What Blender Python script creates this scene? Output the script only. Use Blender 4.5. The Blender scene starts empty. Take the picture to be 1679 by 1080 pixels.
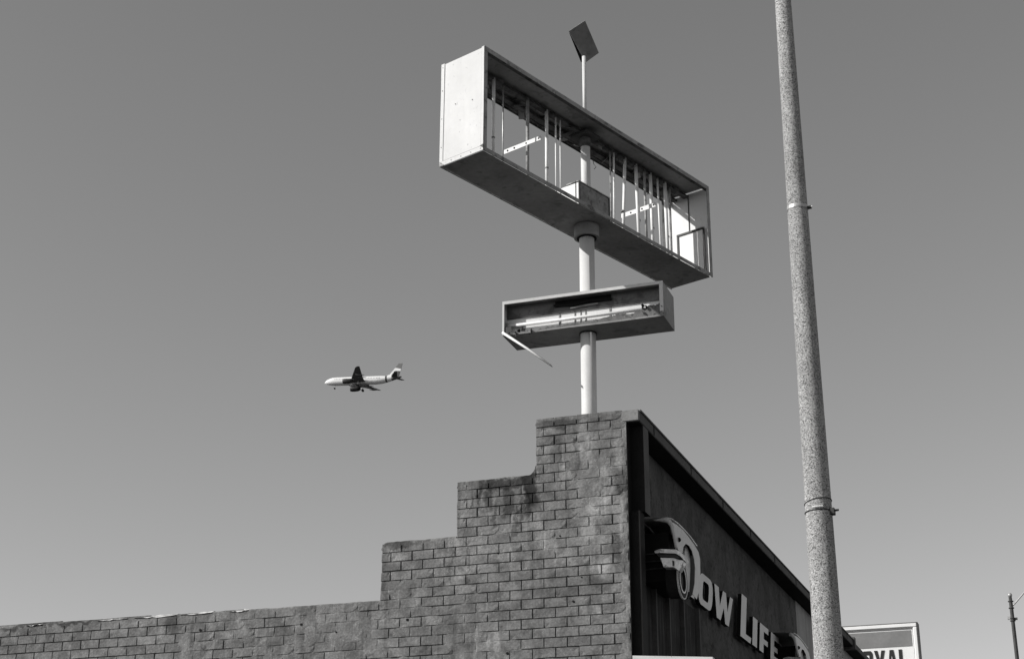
import bpy, bmesh, math, random
from mathutils import Vector, Matrix, noise
random.seed(7)
R = math.radians
H0 = 1.6                      # eye height; heights below marked "rel" are measured from it
S = bpy.context.scene
COL = S.collection

# ------------------------------------------------------------------ camera
F_PX, PITCH, ROLL, YAW = 2551.02, .373938, .00405959, .3583564
PW, PH = 1679., 1080.
cam_d = bpy.data.cameras.new('camera'); cam = bpy.data.objects.new('camera', cam_d); COL.objects.link(cam)
cam_d.sensor_fit = 'HORIZONTAL'; cam_d.sensor_width = 36.0; cam_d.lens = 36.0 * F_PX / PW
cam_d.clip_start = .1; cam_d.clip_end = 6000
_F0 = Vector((0, math.cos(PITCH), math.sin(PITCH))); _R0 = Vector((1, 0, 0)); _U0 = Vector((0, -math.sin(PITCH), math.cos(PITCH)))
_R1 = _R0 * math.cos(ROLL) + _U0 * math.sin(ROLL); _U1 = -_R0 * math.sin(ROLL) + _U0 * math.cos(ROLL)
MY = Matrix(((math.cos(YAW), -math.sin(YAW), 0), (math.sin(YAW), math.cos(YAW), 0), (0, 0, 1)))
CR, CU, CF = MY @ _R1, MY @ _U1, MY @ _F0
EYE = Vector((0, 0, H0))
m = Matrix((CR, CU, -CF)).transposed().to_4x4(); m.translation = EYE
cam.matrix_world = m
S.camera = cam

# ------------------------------------------------------------------ light
SUN_H = Vector((-.80, -.60)); SUN_E = R(30.5)
sd = Vector((SUN_H.x * math.cos(SUN_E), SUN_H.y * math.cos(SUN_E), math.sin(SUN_E))).normalized()
sun_d = bpy.data.lights.new('sun', 'SUN'); sun = bpy.data.objects.new('sun', sun_d); COL.objects.link(sun)
sun_d.energy = 3.6; sun_d.angle = R(.53); sun_d.color = (1, .985, .96)
sun.rotation_euler = sd.to_track_quat('Z', 'Y').to_euler(); sun.location = (-40, -30, 40)
w = bpy.data.worlds.new('World'); S.world = w; w.use_nodes = True
nt = w.node_tree; nt.nodes.clear()
sky = nt.nodes.new('ShaderNodeTexSky'); sky.sky_type = 'NISHITA'; sky.sun_disc = False
sky.sun_elevation = SUN_E; sky.sun_rotation = math.atan2(SUN_H.x, SUN_H.y) % (2 * math.pi)
sky.air_density = 1.0; sky.dust_density = .35; sky.ozone_density = 1.0
sep = nt.nodes.new('ShaderNodeSeparateColor'); nt.links.new(sky.outputs[0], sep.inputs[0])
def wm(op, a, b):
    n = nt.nodes.new('ShaderNodeMath'); n.operation = op
    for i, v in enumerate((a, b)):
        if isinstance(v, (int, float)): n.inputs[i].default_value = v
        else: nt.links.new(v, n.inputs[i])
    return n.outputs[0]
# black and white film behind a yellow-orange filter: mostly red and green light
lum = wm('ADD', wm('ADD', wm('MULTIPLY', sep.outputs[0], .52), wm('MULTIPLY', sep.outputs[1], .38)), wm('MULTIPLY', sep.outputs[2], .10))
comb = nt.nodes.new('ShaderNodeCombineColor')
for i in range(3): nt.links.new(lum, comb.inputs[i])
bg = nt.nodes.new('ShaderNodeBackground'); bg.inputs[1].default_value = .115
nt.links.new(comb.outputs[0], bg.inputs[0])
wo = nt.nodes.new('ShaderNodeOutputWorld'); nt.links.new(bg.outputs[0], wo.inputs[0])
S.view_settings.view_transform = 'Standard'; S.view_settings.look = 'None'
S.view_settings.exposure = .28; S.view_settings.gamma = 1; S.view_settings.use_curve_mapping = False
S.render.engine = 'CYCLES'

# ------------------------------------------------------------------ helpers
def ray(px, py):
    return CF + CR * ((px - PW / 2) / F_PX) - CU * ((py - PH / 2) / F_PX)
def hit(px, py, n, p0):                      # where a sight line meets a real plane
    d = ray(px, py); n = Vector(n); t = (Vector(p0) - EYE).dot(n) / d.dot(n)
    return EYE + d * t
def atx(px, py, X):
    p = hit(px, py, (1, 0, 0), (X, 0, 0)); return (p.y, p.z)
def aty(px, py, Y):
    p = hit(px, py, (0, 1, 0), (0, Y, 0)); return (p.x, p.z)

def mat(name, g, var=.15, scale=6., rough=.7, bump=0., metal=0., spots=None, streak=None, coords='Object', spec=.3, bscale=None):
    """grey paint / metal / plaster with uneven tone, optional darker blotches and vertical runs"""
    M = bpy.data.materials.new(name); M.use_nodes = True; t = M.node_tree; N = t.nodes; L = t.links
    b = N['Principled BSDF']; b.inputs['Roughness'].default_value = rough; b.inputs['Metallic'].default_value = metal
    b.inputs['Specular IOR Level'].default_value = spec
    if coords == 'Object':
        co = N.new('ShaderNodeTexCoord').outputs['Object']
    else:
        co = N.new('ShaderNodeNewGeometry').outputs['Position']
    def nz(sc, det=4, vec=None, dist=0):
        n = N.new('ShaderNodeTexNoise'); n.inputs['Scale'].default_value = sc; n.inputs['Detail'].default_value = det
        n.inputs['Distortion'].default_value = dist
        L.new(vec or co, n.inputs['Vector']); return n.outputs['Fac']
    def mr(v, a, bb, c, d):
        n = N.new('ShaderNodeMapRange'); n.inputs[1].default_value = a; n.inputs[2].default_value = bb
        n.inputs[3].default_value = c; n.inputs[4].default_value = d; L.new(v, n.inputs[0]); return n.outputs[0]
    def mu(a, bb, op='MULTIPLY'):
        n = N.new('ShaderNodeMath'); n.operation = op
        for i, v in enumerate((a, bb)):
            if isinstance(v, (int, float)): n.inputs[i].default_value = v
            else: L.new(v, n.inputs[i])
        return n.outputs[0]
    v = mr(nz(scale), .3, .7, g * (1 - var), g * (1 + var))
    v = mu(v, mr(nz(scale * 9, 3), .3, .7, 1 - var * .5, 1 + var * .5))
    if spots:                                 # (scale, threshold, factor)
        for sc, th, fc in spots:
            v = mu(v, mr(nz(sc, 6, dist=.6), th, th + .06, 1, fc))
    if streak:                                # (scale, strength)
        mp = N.new('ShaderNodeMapping'); mp.inputs['Scale'].default_value = (1, 1, .08); L.new(co, mp.inputs['Vector'])
        v = mu(v, mr(nz(streak[0], 5, mp.outputs[0]), .35, .65, 1 - streak[1], 1 + streak[1] * .5))
    c = N.new('ShaderNodeCombineColor')
    for i in range(3): L.new(v, c.inputs[i])
    L.new(c.outputs[0], b.inputs['Base Color'])
    if bump:
        bm_ = N.new('ShaderNodeBump'); bm_.inputs['Strength'].default_value = 1; bm_.inputs['Distance'].default_value = bump
        L.new(nz(bscale or scale * 8, 4), bm_.inputs['Height']); L.new(bm_.outputs[0], b.inputs['Normal'])
    M['nodes_ready'] = True
    return M

def obj(name, me, material, parent=None, loc=None, smooth=False):
    if isinstance(me, bmesh.types.BMesh):
        bm = me; bmesh.ops.recalc_face_normals(bm, faces=bm.faces)
        me = bpy.data.meshes.new(name); bm.to_mesh(me); bm.free()
    if material and not me.materials: me.materials.append(material)
    if smooth:
        for p in me.polygons: p.use_smooth = True
    o = bpy.data.objects.new(name, me); COL.objects.link(o)
    if parent: o.parent = parent
    if loc is not None: o.location = loc
    return o
def tag(o, label, cat, group=None):
    o['label'] = label; o['category'] = cat
    if group: o['group'] = group
    return o
def thing(name, label, cat, loc=(0, 0, 0), rz=0, group=None):
    o = bpy.data.objects.new(name, None); COL.objects.link(o); o.location = loc; o.rotation_euler = (0, 0, rz)
    o.empty_display_size = .2
    return tag(o, label, cat, group)
def box(bm, x0, x1, y0, y1, z0, z1, M=None):
    vs = [bm.verts.new(Vector((x, y, z)) if M is None else M @ Vector((x, y, z))) for x in (x0, x1) for y in (y0, y1) for z in (z0, z1)]
    for f in ((0, 1, 3, 2), (4, 6, 7, 5), (0, 4, 5, 1), (2, 3, 7, 6), (0, 2, 6, 4), (1, 5, 7, 3)):
        bm.faces.new([vs[i] for i in f])
def boxes(*a):
    bm = bmesh.new()
    for q in a: box(bm, *q)
    return bm
def bev(bm, w_, seg=1):
    bmesh.ops.bevel(bm, geom=list(bm.edges), offset=w_, segments=seg, affect='EDGES', clamp_overlap=True)
    return bm
def tube(bm, pts, r, n=12, cap=True):
    pts = [Vector(p) for p in pts]; rs = r if isinstance(r, (list, tuple)) else [r] * len(pts)
    rings = []
    for i, p in enumerate(pts):
        d = (pts[min(i + 1, len(pts) - 1)] - pts[max(i - 1, 0)]).normalized()
        a = d.cross(Vector((0, 0, 1)) if abs(d.z) < .9 else Vector((1, 0, 0))).normalized(); b = d.cross(a)
        rings.append([bm.verts.new(p + (a * math.cos(2 * math.pi * k / n) + b * math.sin(2 * math.pi * k / n)) * rs[i]) for k in range(n)])
    for A, B in zip(rings, rings[1:]):
        for k in range(n): bm.faces.new((A[k], A[(k + 1) % n], B[(k + 1) % n], B[k]))
    if cap: bm.faces.new(rings[0]); bm.faces.new(rings[-1][::-1])
    return bm
def prism(bm, pts, off):
    """extrude a closed outline (list of 3-D points) by the vector off; concave outlines are triangulated"""
    off = Vector(off); a = [bm.verts.new(Vector(p)) for p in pts]; b = [bm.verts.new(Vector(p) + off) for p in pts]
    f1 = bm.faces.new(a); f2 = bm.faces.new(b[::-1]); n = len(a)
    for i in range(n): bm.faces.new((a[i], b[i], b[(i + 1) % n], a[(i + 1) % n]))
    f1.normal_update(); f2.normal_update(); bmesh.ops.triangulate(bm, faces=[f1, f2], quad_method='BEAUTY', ngon_method='EAR_CLIP')
    return bm
def struct(o, kind='structure'):
    o['kind'] = kind; return o

# ------------------------------------------------------------------ materials
def brick_mat():
    M = bpy.data.materials.new('painted_brick'); M.use_nodes = True; t = M.node_tree; N = t.nodes; L = t.links
    b = N['Principled BSDF']; b.inputs['Roughness'].default_value = .85; b.inputs['Specular IOR Level'].default_value = .2
    pos = N.new('ShaderNodeNewGeometry').outputs['Position']
    sp = N.new('ShaderNodeSeparateXYZ'); L.new(pos, sp.inputs[0]); X, Z = sp.outputs[0], sp.outputs[2]
    def mu(op, a, bb=0., c=0.):
        n = N.new('ShaderNodeMath'); n.operation = op
        for i, v in enumerate((a, bb, c)):
            if isinstance(v, (int, float)): n.inputs[i].default_value = v
            else: L.new(v, n.inputs[i])
        return n.outputs[0]
    def nz(sc, det=4, vec=None, dist=0.):
        n = N.new('ShaderNodeTexNoise'); n.inputs['Scale'].default_value = sc; n.inputs['Detail'].default_value = det
        n.inputs['Distortion'].default_value = dist; L.new(vec or pos, n.inputs['Vector']); return n.outputs['Fac']
    def mr(v, a, bb, c, d, smooth=True):
        n = N.new('ShaderNodeMapRange'); n.inputs[1].default_value = a; n.inputs[2].default_value = bb
        n.inputs[3].default_value = c; n.inputs[4].default_value = d
        if smooth: n.interpolation_type = 'SMOOTHSTEP'
        L.new(v, n.inputs[0]); return n.outputs[0]
    row = mu('FLOOR', mu('DIVIDE', mu('SUBTRACT', Z, 3.015 + H0 - .0885 * 40), .0885))
    par = mu('MODULO', row, 2.)
    col = mu('FLOOR', mu('DIVIDE', mu('ADD', mu('SUBTRACT', X, -4.8785 - .216 * 60), mu('MULTIPLY', par, .108)), .216))
    cv = N.new('ShaderNodeCombineXYZ'); L.new(row, cv.inputs[0]); L.new(col, cv.inputs[1])
    wn = N.new('ShaderNodeTexWhiteNoise'); wn.noise_dimensions = '2D'; L.new(cv.outputs[0], wn.inputs[0])
    v = mr(wn.outputs['Value'], 0, 1, .135, .180, False)
    v = mu('MULTIPLY', v, mr(nz(1.3, 3), .3, .7, .86, 1.12))
    v = mu('MULTIPLY', v, mr(nz(7, 5, dist=.5), .3, .7, .74, 1.26))
    v = mu('MULTIPLY', v, mr(nz(45, 3), .3, .7, .82, 1.18))
    v = mu('MULTIPLY', v, mr(nz(130, 2), .66, .72, 1, 2.6))      # pale flecks
    v = mu('MULTIPLY', v, mr(nz(90, 3), .66, .72, 1, .45))      # pits
    wx = mu('ADD', mu('ADD', X, mu('MULTIPLY', mu('SUBTRACT', nz(3.1, 5), .5), .26)), mu('MULTIPLY', mu('SUBTRACT', nz(17, 5), .5), .11))
    wz = mu('ADD', mu('ADD', Z, mu('MULTIPLY', mu('SUBTRACT', nz(2.7, 5), .5), .26)), mu('MULTIPLY', mu('SUBTRACT', nz(13.7, 5), .5), .13))
    def stain(cx, cz, rx, rz, fac, soft=.5):
        dx = mu('DIVIDE', mu('SUBTRACT', wx, cx), rx); dz = mu('DIVIDE', mu('SUBTRACT', wz, cz + H0), rz)
        d = mu('SQRT', mu('ADD', mu('MULTIPLY', dx, dx), mu('MULTIPLY', dz, dz)))
        return mr(d, 1 - soft, 1 + soft * .4, fac, 1)
    for s in (# dark soot and damp below the steps
              (-4.66, 3.86, .09, .20, .42, .6), (-4.95, 3.93, .30, .055, .55, .6), (-4.90, 3.78, .055, .17, .6, .8), (-5.10, 3.82, .05, .14, .62, .7),
              (-5.2, 3.84, .03, .13, .6, .8), (-5.02, 3.66, .02, .15, .7, .7), (-4.83, 3.55, .02, .25, .75, .7), (-5.28, 3.74, .015, .10, .7, .7), (-4.72, 3.72, .035, .18, .6, .7), (-4.40, 4.05, .015, .3, .8, .7), (-4.25, 4.1, .012, .34, .82, .7), (-5.30, 3.3, .012, .3, .8, .7), (-5.46, 3.2, .012, .22, .78, .7), (-4.42, 4.47, .24, .06, .66, .6), (-4.5, 4.3, .12, .1, .78, .8), (-6.0, 3.45, .2, .04, .7, .7),
              (-4.78, 3.66, .03, .2, .72, .8), (-3.86, 3.25, .07, .14, .68, .6), (-3.84, 3.86, .07, .12, .72, .6), (-8.35, 2.86, .12, .14, .72, .7), (-10.1, 2.93, .35, .035, .6, .7),
              (-9.5, 2.93, .3, .03, .6, .7), (-4.12, 2.9, .3, .12, .86, .8),
              # pale run of whitewash down from the pole and pale patches
              (-4.15, 4.25, .07, .30, 1.32, .8), (-4.02, 3.75, .14, .30, 1.28, .8), (-4.10, 3.38, .10, .38, 1.30, .8), (-4.0, 3.1, .07, .12, 1.35, .8),
              (-4.30, 3.95, .16, .15, 1.18, .9), (-4.08, 2.72, .05, .09, 1.3, .8), (-5.25, 3.1, .2, .1, 1.15, .9), (-5.36, 3.45, .09, .45, 1.15, .9),
              (-3.82, 4.1, .06, .3, 1.2, .9), (-3.84, 3.55, .08, .25, 1.22, .9), (-6.0, 3.3, .08, .06, 1.3, .8), (-8.0, 2.7, .3, .12, 1.15, .9), (-6.9, 2.8, .4, .1, 1.12, .9)):
        v = mu('MULTIPLY', v, stain(*s[:4], s[4] ** (1.9 if s[4] < 1 else 1.35), s[5] * .62))
    # thin drips
    mp = N.new('ShaderNodeMapping'); mp.inputs['Scale'].default_value = (1, 1, .07); L.new(pos, mp.inputs['Vector'])
    v = mu('MULTIPLY', v, mr(nz(11, 4, mp.outputs[0]), .56, .64, 1, .78))
    v = mu('MULTIPLY', v, mr(nz(16, 4, mp.outputs[0]), .36, .42, 1.2, 1))
    v = mu('MULTIPLY', v, mr(nz(2.2, 7, dist=1.2), .56, .60, 1, 1.16))
    v = mu('MULTIPLY', v, mr(nz(4.6, 7, dist=.8), .60, .64, 1, .80))
    v = mu('MINIMUM', v, .7)
    c = N.new('ShaderNodeCombineColor')
    for i in range(3): L.new(v, c.inputs[i])
    L.new(c.outputs[0], b.inputs['Base Color'])
    bp = N.new('ShaderNodeBump'); bp.inputs['Distance'].default_value = .0035; L.new(nz(60, 5), bp.inputs['Height'])
    bp2 = N.new('ShaderNodeBump'); bp2.inputs['Distance'].default_value = .004; L.new(nz(9, 3), bp2.inputs['Height']); L.new(bp.outputs[0], bp2.inputs['Normal'])
    L.new(bp2.outputs[0], b.inputs['Normal'])
    return M
MB_ = brick_mat()
M_black = mat('black_paint', .012, .2, 5, .7, spec=.1)
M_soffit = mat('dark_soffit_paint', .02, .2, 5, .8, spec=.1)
M_panel = mat('dark_stucco', .088, .3, 2.5, .9, bump=.006, bscale=26, spots=((4, .56, .72), (9, .58, .7), (22, .60, .6)), streak=(9, .10), spec=.1)
M_panel2 = mat('grey_stucco', .36, .12, 3, .9, spots=((9, .66, .75),), streak=(5, .15), spec=.1)
M_beam = mat('grey_fascia_paint', .10, .15, 4, .8, spots=((8, .64, .7),), spec=.1)
M_board = mat('dark_board', .04, .35, 4, .85, streak=(20, .5), spec=.1)
M_letter = mat('letter_face', .70, .05, 5, .6, spec=.2)
M_white = mat('white_sheet_metal', .56, .05, 2.5, .55, bump=.0012, bscale=4, spots=((24, .68, .6), (9, .68, .86), (60, .70, .6)), streak=(9, .05), spec=.3)
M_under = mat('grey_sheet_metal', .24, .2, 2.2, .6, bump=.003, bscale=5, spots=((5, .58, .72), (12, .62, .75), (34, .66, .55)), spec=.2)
M_edge = mat('weathered_rim', .30, .25, 7, .6, spots=((8, .56, .55), (30, .62, .5)), spec=.2)
M_inner = mat('dirty_shaded_metal', .10, .4, 5, .8, spots=((6, .55, .5),), spec=.15)  # dirty metal; its dark tone also serves as shade on the back top rim
M_inwhite = mat('inner_white_enamel', .72, .06, 4, .5, spots=((20, .68, .6),), spec=.2)
M_tube = mat('tube_white', .82, .05, 12, .4, spots=((18, .68, .6),))
M_rust = mat('rusty_strut', .34, .35, 14, .7, spots=((20, .58, .5),))
M_pole = mat('pole_white_paint', .62, .05, 5, .55, spots=((14, .68, .72), (50, .70, .8)), streak=(12, .1))
M_shade = mat('shade_grey', .13, .25, 4, .7, spots=((6, .55, .6), (20, .62, .6)))  # dark grey that stands in for shade inside the lower cabinet
M_dust = mat('dust_grey_plastic', .24, .3, 12, .8, spots=((20, .6, .6),))
M_chrome = mat('dull_chrome', .55, .25, 8, .38, metal=.6, spots=((16, .60, .5),), spec=.5)
M_car = mat('car_paint', .50, .10, 3, .4, spots=((9, .70, .7),), spec=.5)
M_well = mat('white_inner_panel', .60, .12, 8, .6, spots=((10, .6, .8),))
M_tyre = mat('tyre_rubber', .02, .2, 9, .8)
M_steel = mat('galvanised_steel', .45, .2, 20, .45, metal=.5)
M_dark = mat('dark_metal', .05, .2, 9, .6)
def pole_concrete():
    M = bpy.data.materials.new('speckled_concrete'); M.use_nodes = True; t = M.node_tree; N = t.nodes; L = t.links
    b = N['Principled BSDF']; b.inputs['Roughness'].default_value = .85; b.inputs['Specular IOR Level'].default_value = .2
    co = N.new('ShaderNodeTexCoord').outputs['Object']
    v1 = N.new('ShaderNodeTexVoronoi'); v1.inputs['Scale'].default_value = 120; L.new(co, v1.inputs['Vector'])
    sp = N.new('ShaderNodeSeparateColor'); L.new(v1.outputs['Color'], sp.inputs[0])
    r = N.new('ShaderNodeValToRGB'); L.new(sp.outputs[0], r.inputs[0])
    e = r.color_ramp.elements; e[0].position = 0; e[0].color = (.10, .10, .10, 1); e[1].position = 1; e[1].color = (.56, .56, .56, 1)
    for p, g in ((.12, .14), (.26, .29), (.74, .39), (.90, .52)):
        k = e.new(p); k.color = (g, g, g, 1)
    mpp = N.new('ShaderNodeMapping'); mpp.inputs['Scale'].default_value = (1, 1, .18); L.new(co, mpp.inputs['Vector'])
    n = N.new('ShaderNodeTexNoise'); n.inputs['Scale'].default_value = 9; n.inputs['Detail'].default_value = 6; L.new(mpp.outputs[0], n.inputs['Vector'])
    mr = N.new('ShaderNodeMapRange'); mr.inputs[1].default_value = .3; mr.inputs[2].default_value = .7; mr.inputs[3].default_value = .78; mr.inputs[4].default_value = 1.15
    L.new(n.outputs['Fac'], mr.inputs[0])
    mx = N.new('ShaderNodeVectorMath'); mx.operation = 'SCALE'; L.new(r.outputs[0], mx.inputs[0]); L.new(mr.outputs[0], mx.inputs['Scale'])
    L.new(mx.outputs[0], b.inputs['Base Color'])
    bp = N.new('ShaderNodeBump'); bp.inputs['Distance'].default_value = .004; L.new(sp.outputs[1], bp.inputs['Height']); L.new(bp.outputs[0], b.inputs['Normal'])
    return M
M_conc = pole_concrete()
M_asph = mat('asphalt', .05, .2, 3, .9, bump=.004, bscale=60, coords='P')
M_walk = mat('pavement_concrete', .20, .12, 2, .9, bump=.002, bscale=50, coords='P')
M_roof = mat('roof_felt', .12, .2, 2, .9)
M_plain = mat('side_wall_paint', .22, .15, 1.5, .9, bump=.004, bscale=20)

# ------------------------------------------------------------------ ground
bm = bmesh.new(); bm.faces.new([bm.verts.new(p) for p in ((-3000, -3000, 0), (3000, -3000, 0), (3000, 3000, 0), (-3000, 3000, 0))])
struct(obj('ground', bm, M_asph))
struct(obj('pavement', boxes((-3.62, -1.72, -30, 90, -.1, .13)), M_walk))
struct(obj('kerb', bev(boxes((-1.715, -1.56, -30, 90, -.1, .135)), .02), M_walk))

# ------------------------------------------------------------------ shop building
YW = 13.0                                    # face of the brick side wall
XE = -3.757                                  # right end of the brick wall
XB = -3.636                                  # outer face of the street-side beam
XP = -3.83                                   # street-side stucco plane
shop = thing('shop_building', 'painted brick shop with stepped parapet side wall and dark stucco street front', 'building', (-4, 13, 0))
def child(name, me, material, **k):
    o = obj(name, me, material, **k); o.parent = shop; o.matrix_parent_inverse = Matrix.Translation((4, -13, 0)); return o
STEP = [(-16.0, -6.168, 2.925), (-6.168, -5.412, 3.465), (-5.412, -4.634, 3.985), (-4.634, XE, 4.510)]   # x0, x1, top (rel)
def top_at(x):
    for a, b, z in STEP:
        if a <= x < b: return z + (max(0, min(1, (-6.2 - x) / 4.2)) * .045 if z < 3 else 0)
    return STEP[-1][2] if x < XE else 0
PWD, PHT, Z0, XJ = .216, .0885, 3.015, -4.8785
def sm(a, b, x):
    t = max(0., min(1., (x - a) / (b - a))); return t * t * (3 - 2 * t)
CRISP = [(-9.9, 2.78, 1.0, .22), (-5.85, 3.2, .34, .22), (-4.45, 2.95, .75, .30), (-5.0, 3.15, .5, .2), (-4.45, 4.2, .16, .25), (-3.9, 3.7, .12, .12), (-4.2, 4.42, .4, .06), (-4.4, 2.5, .7, .2)]
FILL = [(-4.13, 3.65, .12, .8), (-8.2, 2.8, .35, .3), (-7.0, 2.75, .9, .3), (-5.4, 3.3, .12, .5), (-5.2, 2.75, .35, .35), (-4.0, 4.0, .2, .3), (-6.4, 2.5, 1.2, .14), (-3.81, 3.3, .05, 1.6), (-3.80, 3.0, .05, 1.9), (-3.79, 3.5, .04, 1.9)]
def fill_at(x, z):
    n = noise.fractal(Vector((x * 2.3, 3.1, z * 3.1)), 1.0, 2.0, 4) * .95
    n2 = noise.noise(Vector((x * 11, 7.7, z * 14))) * .55
    b = .20
    for cx, cz, rx, rz in CRISP: b -= .62 * math.exp(-((x - cx) / rx) ** 2 - ((z - cz) / rz) ** 2)
    for cx, cz, rx, rz in FILL: b += .50 * math.exp(-((x - cx) / rx) ** 2 - ((z - cz) / rz) ** 2)
    return sm(-.05, .75, n + n2 + b)
# mortar and old paint: one continuous skin that dips between the bricks
X0, X1 = -11.4, XE
dx, dz = .0145, .011
nx = int((X1 - X0) / dx); zb = 1.95; nzr = int((4.51 - zb) / dz) + 1
vid = {}; vs = []; fs = []
def mort(i, j):
    k = (i, j)
    if k in vid: return vid[k]
    x = X0 + (X1 - X0) * i / nx; z = zb + dz * j
    f = fill_at(x, z)
    y = YW + .0045 + .0125 * (1 - f) + .0014 * noise.noise(Vector((x * 31, 0, z * 31)))
    if f > .96: y -= .0062 * sm(.96, 1, f) * sm(-.05, .25, noise.noise(Vector((x * 5, 2, z * 4))))
    vs.append((x, y, z + H0)); vid[k] = len(vs) - 1; return vid[k]
for i in range(nx):
    xm = X0 + (X1 - X0) * (i + .5) / nx; t = top_at(xm)
    for j in range(nzr):
        if zb + dz * (j + 1) > t: break
        fs.append((mort(i, j), mort(i + 1, j), mort(i + 1, j + 1), mort(i, j + 1)))
me = bpy.data.meshes.new('mortar'); me.from_pydata(vs, [], fs)
child('mortar', me, MB_, smooth=True)
# wall core behind the bricks, one block for each step
for a, b, z in STEP: child('wall_core', boxes((a + .004, b - .004, YW + .022, YW + .24, 0, z - .02 + H0)), M_plain)
# bricks
def brick_mesh(seed, wd, clipped=False):
    rn = random.Random(seed); hw, hh = wd / 2 - .0040, PHT / 2 - .0036
    bm = bmesh.new(); j = lambda s: rn.uniform(-s, s)
    nxg, nzg = 4, 2
    G = [[None] * (nzg + 1) for _ in range(nxg + 1)]
    for a in range(nxg + 1):
        for c in range(nzg + 1):
            e = a in (0, nxg) or c in (0, nzg); cor = a in (0, nxg) and c in (0, nzg)
            x = (-1 + 2 * a / nxg) * (hw - .0025) + (j(.004) if 0 < a < nxg else j(.001)); z = (-1 + 2 * c / nzg) * (hh - .0025) + j(.0009)
            y = j(.0011) + (.001 + abs(j(.002)) if cor else .0004 if e else 0)
            if cor and rn.random() < .12: y += .006; x *= .95
            G[a][c] = bm.verts.new((x, y, z))
    for a in range(nxg):
        for c in range(nzg): bm.faces.new((G[a][c], G[a + 1][c], G[a + 1][c + 1], G[a][c + 1]))
    loop = [G[a][0] for a in range(nxg + 1)] + [G[nxg][c] for c in range(1, nzg + 1)] + [G[a][nzg] for a in range(nxg - 1, -1, -1)] + [G[0][c] for c in range(nzg - 1, 0, -1)]
    r1 = []
    for v in loop:
        x, y, z = v.co; sx = hw if abs(x) > hw * .86 and abs(x) > hw - .02 else None
        r1.append(bm.verts.new((math.copysign(hw, x) if sx else x, y + .0028, math.copysign(hh, z) if abs(z) > hh * .6 else z)))
    r2 = [bm.verts.new((v.co.x, .075, v.co.z)) for v in r1]; n = len(loop)
    for i in range(n):
        k = (i + 1) % n
        bm.faces.new((loop[i], r1[i], r1[k], loop[k])); bm.faces.new((r1[i], r2[i], r2[k], r1[k]))
    bmesh.ops.recalc_face_normals(bm, faces=bm.faces)
    # recalc on an open shell can flip it: make the front face the camera side
    bm.faces.ensure_lookup_table()
    if bm.faces[0].normal.y > 0: bmesh.ops.reverse_faces(bm, faces=bm.faces)
    me = bpy.data.meshes.new('brick'); bm.to_mesh(me); bm.free(); me.materials.append(MB_)
    return me
full = [brick_mesh(s, PWD) for s in range(10)]
cache = {}
slots = []
for k in range(-55, 22):
    z = Z0 + k * PHT; zc = z + PHT / 2
    if z + H0 < 0: continue
    off = 0 if k % 2 == 0 else PWD / 2
    for n in range(-34, 8):
        a = XJ + off + n * PWD; b = a + PWD; mx = (a + b) / 2
        # clip to the stepped outline
        lo, hi = max(a, X0), min(b, XE)
        for s0, s1, t in STEP:
            tt = t + (.01 if t < 3 else 0)
            if zc + PHT * .45 > tt + .012: lo = max(lo, s1) if s1 <= XE - .01 else 99
        if hi - lo < .05: continue
        slots.append((lo, hi, z, zc))
def vis(s):
    lo, hi, z, zc = s; p = Vector(((lo + hi) / 2, YW, zc + H0)) - EYE; d = p.dot(CF)
    px = PW / 2 + F_PX * p.dot(CR) / d; py = PH / 2 - F_PX * p.dot(CU) / d
    ok = -8 < px < PW and py < PH + 6
    return (hi - lo) * F_PX / d if ok else 0
slots.sort(key=lambda s: -vis(s) + .02 * fill_at((s[0] + s[1]) / 2, s[3]) * 300 * (1 if vis(s) else 0))
rest = bmesh.new(); nb = 0
for lo, hi, z, zc in slots:
    wd = hi - lo; key = round(wd / .02)
    if abs(wd - PWD) < .006: me = random.choice(full)
    else:
        if key not in cache: cache[key] = [brick_mesh(900 + key * 7 + q, key * .02) for q in range(2)]
        me = random.choice(cache[key])
    loc = Vector(((lo + hi) / 2 + random.uniform(-.0015, .0015), YW + random.gauss(0, .0010), zc + H0 + random.uniform(-.0012, .0012)))
    rot = (random.uniform(-.012, .012), random.uniform(-.009, .009), random.uniform(-.009, .009))
    if nb < 300 and vis((lo, hi, z, zc)):
        o = bpy.data.objects.new('brick', me); COL.objects.link(o); o.parent = shop; o.matrix_parent_inverse = Matrix.Translation((4, -13, 0))
        o.location = loc; o.rotation_euler = rot; nb += 1
    else:
        t0 = len(rest.verts); rest.from_mesh(me); rest.verts.ensure_lookup_table()
        Mx = Matrix.Translation(loc) @ Matrix.Rotation(rot[1], 4, 'Y')
        for v in rest.verts[t0:]: v.co = Mx @ v.co
me = bpy.data.meshes.new('brick_courses'); rest.to_mesh(me); rest.free()
struct(child('brick_courses', me, MB_), 'stuff')
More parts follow.
